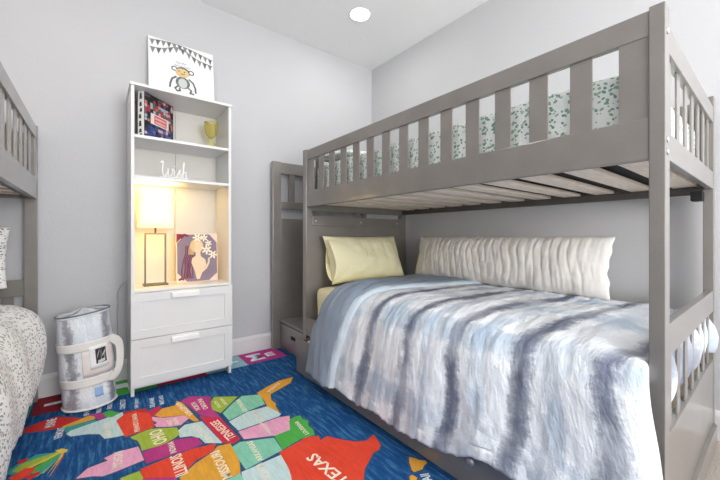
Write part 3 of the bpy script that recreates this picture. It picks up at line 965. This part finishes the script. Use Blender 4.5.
# local: x along the cover, y thickness (towards back), z height
mm = MB()
mm.box(.002, .262, .001, .0045, 0, .285, .001); mm.box(.002, .262, .0375, .041, 0, .285, .001)
mm.build('cover_boards', flatm('cover_black', '#241f26', .4), bk, M=Matrix.Translation((.044 * sin(ang) * 0, 0, 0)) @ MK @ Matrix.Translation((.03, -.034, 0)))
MK2 = MK @ Matrix.Translation((.03, -.034, 0))
mm = MB(); mm.box(.004, .258, .005, .037, .004, .281, .0005); mm.build('pages', flatm('paper', '#ece7dc', .9), bk, M=MK2)
mm = MB(); mm.box(-.002, .003, .001, .041, 0, .285, .002)
sp = mm.build('spine', flatm('spine_white', '#e3e1dd', .5), bk, M=MK2)
m = MB(); rnd = random.Random(4)
for i, (z, h) in enumerate(((.255, .034), (.205, .022), (.168, .02), (.128, .024), (.085, .03), (.042, .02), (.016, .014))):
    y0 = .012 + rnd.uniform(-.003, .004)
    f = m.b.faces.new([m.b.verts.new((-.0025, y, zz)) for y, zz in ((y0, z - h / 2), (y0 + .018, z - h / 2 + rnd.uniform(-.004, .004)), (y0 + .016, z + h / 2), (y0 + .004, z + h / 2 + .003))])
    f.material_index = 0 if i else 1
m.build('spine_pictures', [flatm('spine_dark', '#3c3b40'), flatm('spine_navy', '#474d66')], sp, M=MK2, flat_norm=False)
m = MB(); pal = ['#7c4a6a', '#a7bcc8', '#b4414f', '#26262c', '#39508f', '#d8a9b4', '#4b6a5a', '#6b6f9c', '#c77a58', '#33406e']
nx, nz = 11, 13
for i in range(nx):
    for j in range(nz):
        x0, x1 = .006 + .252 * i / nx, .006 + .252 * (i + .9) / nx
        z0, z1 = .005 + .275 * j / nz, .005 + .275 * (j + .9) / nz
        q = [(x0, z0), (x1, z0 + rnd.uniform(-.006, .006)), (x1 + rnd.uniform(-.004, .004), z1), (x0 + rnd.uniform(-.004, .004), z1)]
        f = m.b.faces.new([m.b.verts.new((x, .0006, z)) for x, z in q])
        f.material_index = rnd.choice([4, 4, 9, 7, 3, 5]) if j < 5 else rnd.choice([0, 2, 3, 5, 1, 3, 6, 8, 2])
f = m.b.faces.new([m.b.verts.new((x, .0003, z)) for x, z in ((.055, .105), (.215, .105), (.215, .172), (.055, .172))]); f.material_index = 10
f = m.b.faces.new([m.b.verts.new((x, .0000, z)) for x, z in ((.085, .112), (.195, .112), (.195, .165), (.085, .165))]); f.material_index = 11
for z in (.125, .148):
    for i in range(9):
        x = .094 + i * .0105
        f = m.b.faces.new([m.b.verts.new((x + dx, -.0003, z + dz)) for dx, dz in ((0, -.007), (.007, -.007), (.006, .007), (.001, .007))]); f.material_index = 10
m.build('cover_pictures', [flatm('cover_%d' % i, h, .4) for i, h in enumerate(pal)] + [flatm('cover_cream', '#efe4de', .4), flatm('cover_red', '#e0525a', .4)], bk, M=MK2, flat_norm=False)

# amber goblet
gx, gy = .672, 2.655
gb = thing('glass_goblet', (gx, gy, 1.6345), 'yellow glass goblet with a waisted stem on the top shelf of the white cabinet', 'goblet')
prof_g = [(.0005, .092), (.010, .094), (.022, .104), (.036, .124), (.044, .150), (.0475, .180), (.048, .212), (.0455, .212), (.045, .180), (.041, .150), (.032, .124), (.016, .108), (.0005, .105)]
MB().lathe(prof_g, (gx, gy, 1.6345), 48).build('bowl', GLASSY, gb)
MB().lathe([(.0005, .091), (.009, .090), (.010, .084), (.022, .066), (.036, .040), (.043, .010), (.044, .0), (.0005, 0)], (gx, gy, 1.6345), 48).build('foot', GLASSY, gb)

# script word on the middle shelf
w = MB()
def script(pts):
    P = smooth_path(pts, 12 * len(pts))
    w.tube([(x, 0, z) for x, z in P], .0048, 8)
script([(.002, .092), (.016, .104), (.014, .060), (.016, .020), (.030, .012), (.044, .040), (.046, .062), (.046, .020), (.058, .010), (.070, .034), (.070, .062)])
script([(.070, .060), (.082, .052), (.082, .014), (.092, .006), (.100, .020)])
script([(.082, .074), (.083, .080)])
script([(.100, .020), (.116, .056), (.110, .046), (.114, .030), (.122, .016), (.112, .004), (.102, .010)])
script([(.114, .006), (.130, .030), (.141, .100), (.136, .098), (.134, .004), (.136, .036), (.150, .046), (.152, .020), (.154, .004), (.162, .008)])
w.tube([(.0, 0, .004), (.04, 0, .0045), (.10, 0, .0045), (.158, 0, .004)], .004, 8)
o = w.build('word_sign', plain('white_resin', '#f2f1ef', .4), None, M=Matrix.Translation((.322, 2.508, 1.383)) @ Matrix.Scale(1.0, 4))
recentre(o); props(o, 'white cursive word sign reading wish on the middle shelf of the white cabinet', 'sign')

# table lamp in the lit compartment
lx, ly = .314, 2.66
lp = thing('table_lamp', (lx, ly, .6645), 'lit table lamp with a boxy cream shade and open bronze frame in the white cabinet', 'lamp')
bx('base', BRONZE, lp, lx - .072, lx + .072, ly - .045, ly + .045, .6645, .676, bev=.002)
fr = MB()
for x in (lx - .064, lx + .055): fr.box(x, x + .009, ly - .012, ly + .012, .6765, 1.010, .001)
fr.box(lx - .064, lx + .064, ly - .012, ly + .012, 1.0105, 1.020, .001)
fr.build('frame', BRONZE, lp)
MB().lathe([(.006, 1.0205), (.006, 1.10), (.012, 1.102), (.012, 1.13), (.0005, 1.13)], (lx, ly, 0), 16).build('stem', BRONZE, lp)
MB().lathe([(.0005, 1.132), (.014, 1.134), (.026, 1.165), (.030, 1.195), (.020, 1.222), (.0005, 1.230)], (lx, ly, 0), 24).build('bulb', glow('lit_bulb', '#ffe2a6', 6), lp)
m = MB()
def shade_fn(a, b):
    th = a * 2 * pi
    cx, cy = cos(th), sin(th)
    k = (abs(cx) ** 6 + abs(cy) ** 6) ** (-1 / 6)
    s = lerp(1.0, .965, b)
    return (lx + cx * k * .101 * s, ly + cy * k * .075 * s, lerp(1.056, 1.325, b))
m.grid(72, 6, shade_fn)
m.build('lamp_shade', SHADE, lp, solid=.003)
m = MB()
for z, s in ((1.056, 1.0), (1.325, .965)):
    m.tube([(lx + cos(t) * (abs(cos(t)) ** 6 + abs(sin(t)) ** 6) ** (-1 / 6) * .102 * s, ly + sin(t) * (abs(cos(t)) ** 6 + abs(sin(t)) ** 6) ** (-1 / 6) * .076 * s, z) for t in [2 * pi * i / 72 for i in range(72)]], .003, 6, closed=True)
m.build('shade_trim', CREAM, lp)

# small picture beside the lamp
pc = thing('portrait_canvas', (.575, 2.64, .6645), 'small mauve canvas with pale abstract swirls and blossoms beside the lamp in the cabinet', 'wall art')
MP = Matrix.Translation((.578, 2.640, .667)) @ Matrix.Rotation(radians(-5), 4, 'X')
mm = MB(); mm.box(-.139, .139, 0, .018, 0, .352, .002); mm.build('stretched_canvas', flatm('canvas_blush', '#ecd6c6', .8), pc, M=MP)
m = MB()
prints(m, [(-.133, .070), (-.07, .006), (.075, .006), (.133, .06), (.133, .285), (.085, .345), (-.075, .345), (-.133, .285)], 0, -.0006)
prints(m, [(-.137, .285), (-.08, .347), (-.137, .349)], 1, -.0007)
strip(m, [(-.128, .335), (-.105, .322), (-.085, .342), (-.062, .336)], .016, 1, -.0009)
strip(m, [(-.122, .022), (-.108, .030), (-.094, .024)], .014, 1, -.0009)
for i in range(7):
    x = -.105 + i * .012
    strip(m, [(x, .03), (x + .012 * sin(i), .09), (x + .01, .15), (x + .028, .21), (x + .03, .26)], .009, 1 if i % 2 else 2, -.0009 - .00004 * i)
# loose pale figure shape: head, neck and shoulder
prints(m, ell(-.004, .262, .045, .050), 6, -.0013)
prints(m, ell(.002, .250, .031, .040), 3, -.0015)
prints(m, [(-.012, .222), (.018, .222), (.022, .185), (.052, .160), (.058, .120), (.030, .070), (.012, .022), (-.008, .020), (-.020, .080), (-.042, .140), (-.036, .172), (-.014, .190)], 3, -.0016)
strip(m, [(.030, .075), (.056, .098), (.074, .135), (.078, .170)], .013, 3, -.0017)
for i in range(5): strip(m, [(-.046 + .008 * i, .27), (-.056 + .009 * i, .235), (-.058 + .008 * i, .20)], .005, 6, -.00175)
def blossom(cx, cz, r):
    for k in range(6):
        a = k * pi / 3 + cx * 9
        prints(m, ell(cx + cos(a) * r * .6, cz + sin(a) * r * .6, r * .5, r * .22, 12, rot=a), 4, -.0018)
    prints(m, ell(cx, cz, r * .2, r * .2, 10), 5, -.0020)
for q in ((.0, .322, .030), (.045, .320, .026), (.062, .232, .034), (.105, .195, .030), (.075, .280, .024)): blossom(*q)
m.build('painted_picture', [flatm('mauve_paint', '#8c7c8c'), flatm('berry_paint', '#86304a'), flatm('plum_paint', '#6f4c62'), flatm('peach_paint', '#ecd2b4'), flatm('ivory_paint', '#f3ead8'), flatm('gold_paint', '#d8b46a'), flatm('straw_paint', '#e3c48c')], pc, M=MP, flat_norm=False)

# lamp flex on the wall
o = MB().tube(smooth_path_3 if False else [(CX0 - .005, 2.79, .690), (.150, 2.812, .678), (.128, 2.824, .655), (.112, 2.829, .615), (.110, 2.829, .575), (.116, 2.829, .540), (.110, 2.829, .505), (.112, 2.829, .30), (.125, 2.822, .16)], .0035, 8).build('lamp_cord', plain('grey_flex', '#b8b8ba', .5), None)
recentre(o); props(o, 'thin pale grey electric cord hanging on the back wall left of the cabinet', 'cord')

# ------------------------------------------------------------------ clear bag with a rolled comforter
BX, BY, BH = -.030, 2.535, .560
RX, RY = .122, .100
bg = thing('bedding_bag', (BX, BY, BASE), 'upright clear zippered bag holding a rolled tie-dye comforter on the rug', 'storage bag')
def bag_pt(th, z, off=0):
    """th measured from the side facing the room, positive to the right"""
    k = z / BH
    r = 1 + .03 * sin(pi * k) + .018 * sin(k * 19) + .02 * noise.noise(Vector((cos(th) * 2, sin(th) * 2, z * 9)))
    rx, ry = RX * r + off, RY * r + off
    lean_x = -.034 * k
    return (BX + lean_x + rx * sin(th), BY - ry * cos(th), BASE + z + .018 * k * sin(th) * 1.0)
m = MB()
m.grid(72, 50, lambda a, b: bag_pt(a * 2 * pi, .012 + b * (BH - .02)), lambda a, b: (a * .66, b * .5))
def lid(a, b):
    p = Vector(bag_pt(a * 2 * pi, BH - .008)); c = Vector((BX - .034, BY, BASE + BH + .012))
    q = p.lerp(c, b); q.z += .010 * noise.noise(Vector((q.x * 16, q.y * 16, 0)))
    return q
m.grid(72, 12, lid, lambda a, b: (a * .66, .5 + b * .1))
m.grid(72, 4, lambda a, b: Vector(bag_pt(a * 2 * pi, .012)).lerp(Vector((BX, BY, BASE + .010)), b), lambda a, b: (a * .66, 0))
bmesh.ops.remove_doubles(m.b, verts=m.b.verts, dist=.0004)
m.build('bag_body', BAGDYE, bg)
for nm, z, mt in (('bottom_piping', .014, CREAM), ('top_zip', BH - .008, plain('zip_grey', '#6f7680', .4))):
    MB().tube([bag_pt(2 * pi * i / 64, z, .002) for i in range(64)], .006 if nm[0] == 'b' else .004, 8, closed=True).build(nm, mt, bg)
MB().tube([bag_pt(2 * pi * i / 64, BH - .018, .001) for i in range(64)], .005, 8, closed=True).build('top_piping', plain('clear_piping', '#dfe6ec', .25), bg)
def patch(name, mat, t0, t1, z0, z1, off, zfn=None):
    m = MB()
    m.grid(40, 6, lambda a, b: bag_pt(lerp(t0, t1, a), lerp(z0, z1, b) + (zfn(a) if zfn else 0), off))
    return m.build(name, mat, bg, solid=.002)
patch('strap_band', CREAM, -pi, pi, .345, .395, .004)
patch('strap_band', CREAM, -pi, pi, .140, .190, .004)
patch('inner_sheet', plain('blush_paper', '#e6dcd8', .6), -.15, 1.15, .195, .345, .003)
card = patch('label_card', plain('white_card', '#e9e8e8', .5), .12, .86, .235, .365, .007)
m = MB()
m.grid(10, 6, lambda a, b: bag_pt(lerp(.32, .74, a), lerp(.262, .345, b), .0095))
m.build('label_photo', plain('black_photo', '#2c2b2e', .5), card)
m = MB()
for (a0, b0, a1, b1, w_) in ((.36, .30, .46, .335, .02), (.50, .275, .52, .335, .018), (.56, .30, .70, .325, .016), (.38, .270, .66, .276, .008), (.63, .27, .66, .31, .03)):
    m.grid(4, 2, lambda a, b: bag_pt(lerp(a0, a1, a) + w_ * b, lerp(b0, b1, a) + .016 * (b - .5), .0108))
m.build('photo_marks', plain('pale_photo', '#cfcdcb', .5), card)
patch('blue_tag', plain('blue_print', '#8fb0d8', .5), .22, .52, .075, .125, .004)
# carrying handle looping out on the right side
H = [bag_pt(1.0, .375, .006)]
hp = [Vector(bag_pt(1.05, .378, .006)), Vector(bag_pt(1.2, .368, .014)), Vector(bag_pt(1.4, .335, .032)), Vector(bag_pt(1.46, .28, .034)), Vector(bag_pt(1.4, .22, .028)), Vector(bag_pt(1.25, .175, .022)), Vector(bag_pt(1.05, .155, .012)), Vector(bag_pt(.85, .165, .006))]
fine = []
P = [hp[0]] + hp + [hp[-1]]
for i in range(1, len(P) - 2):
    for k in range(8):
        t = k / 8
        a, b, c, e = P[i - 1], P[i], P[i + 1], P[i + 2]
        fine.append(.5 * (2 * b + (c - a) * t + (2 * a - 5 * b + 4 * c - e) * t * t + (3 * b - a - 3 * c + e) * t ** 3))
fine.append(hp[-1])
MB().tube(fine, seg=12, flat=(.05, .005, (-.6, .8, .05))).build('carry_handle', CREAM, bg)

# ------------------------------------------------------------------ lights and camera
def area(name, loc, rot, size, power, col=(1, 1, 1), shape='RECTANGLE', sy=None):
    d = bpy.data.lights.new(name, 'AREA'); d.energy = power; d.color = col; d.shape = shape; d.size = size
    if sy: d.size_y = sy
    o = bpy.data.objects.new(name, d); COL.objects.link(o); o.location = loc; o.rotation_euler = rot
    return o
area('rear_fill_light', (.9, NEAR + .05, 1.55), (radians(90), 0, 0), 2.6, 42, (.99, .995, 1), sy=2.2)  # unseen fill added at the open rear, no window there
side_fill = area('side_fill_light', (-1.2, -2.0, 1.1), (0, 0, 0), 1.7, 18, (.99, .995, 1), sy=1.4)  # unseen fill added to brighten the wall under the right bunk
side_fill.rotation_euler = Vector((2.6, 2.8, -.05)).to_track_quat('-Z', 'Y').to_euler()
bf = area('ceiling_fill_light', (.7, -2.1, 1.5), (0, 0, 0), 1.3, 120, (1, 1, 1), sy=1.3)  # unseen fill added behind the camera to lift the ceiling
bf.rotation_euler = Vector((.2, 2.4, 2.1)).to_track_quat('-Z', 'Y').to_euler()
area('downlight', (.0, 1.45, CEILZ - .01), (0, 0, 0), .16, 7, (1, .98, .96), 'DISK')  # added out of view to even the back wall, no fixture built
area('downlight', (1.715, 2.18, CEILZ - .012), (0, 0, 0), .12, 4, (1, .97, .94), 'DISK')
pl = bpy.data.lights.new('lamp_bulb_light', 'POINT'); pl.energy = 8.0; pl.color = (1, .72, .24); pl.shadow_soft_size = .03
o = bpy.data.objects.new('lamp_bulb_light', pl); COL.objects.link(o); o.location = (lx, ly, 1.27)

W = bpy.data.worlds.new('World'); SC.world = W; W.use_nodes = True
W.node_tree.nodes['Background'].inputs[0].default_value = (.96, .98, 1, 1)
W.node_tree.nodes['Background'].inputs[1].default_value = .8

cam = bpy.data.cameras.new('camera'); co = bpy.data.objects.new('camera', cam); COL.objects.link(co)
cam.sensor_width = 36; cam.lens = 334.3 / 720 * 36; cam.shift_y = -4 / 720; cam.clip_start = .05
co.location = (0, 0, 1.0); co.rotation_euler = (radians(90), 0, -math.atan2(.6183, .786))
SC.camera = co
SC.view_settings.view_transform = 'Standard'
SC.view_settings.look = 'None'
SC.view_settings.exposure = -.27
SC.cycles.use_denoising = True
SC.cycles.max_bounces = 8
SC.cycles.diffuse_bounces = 6
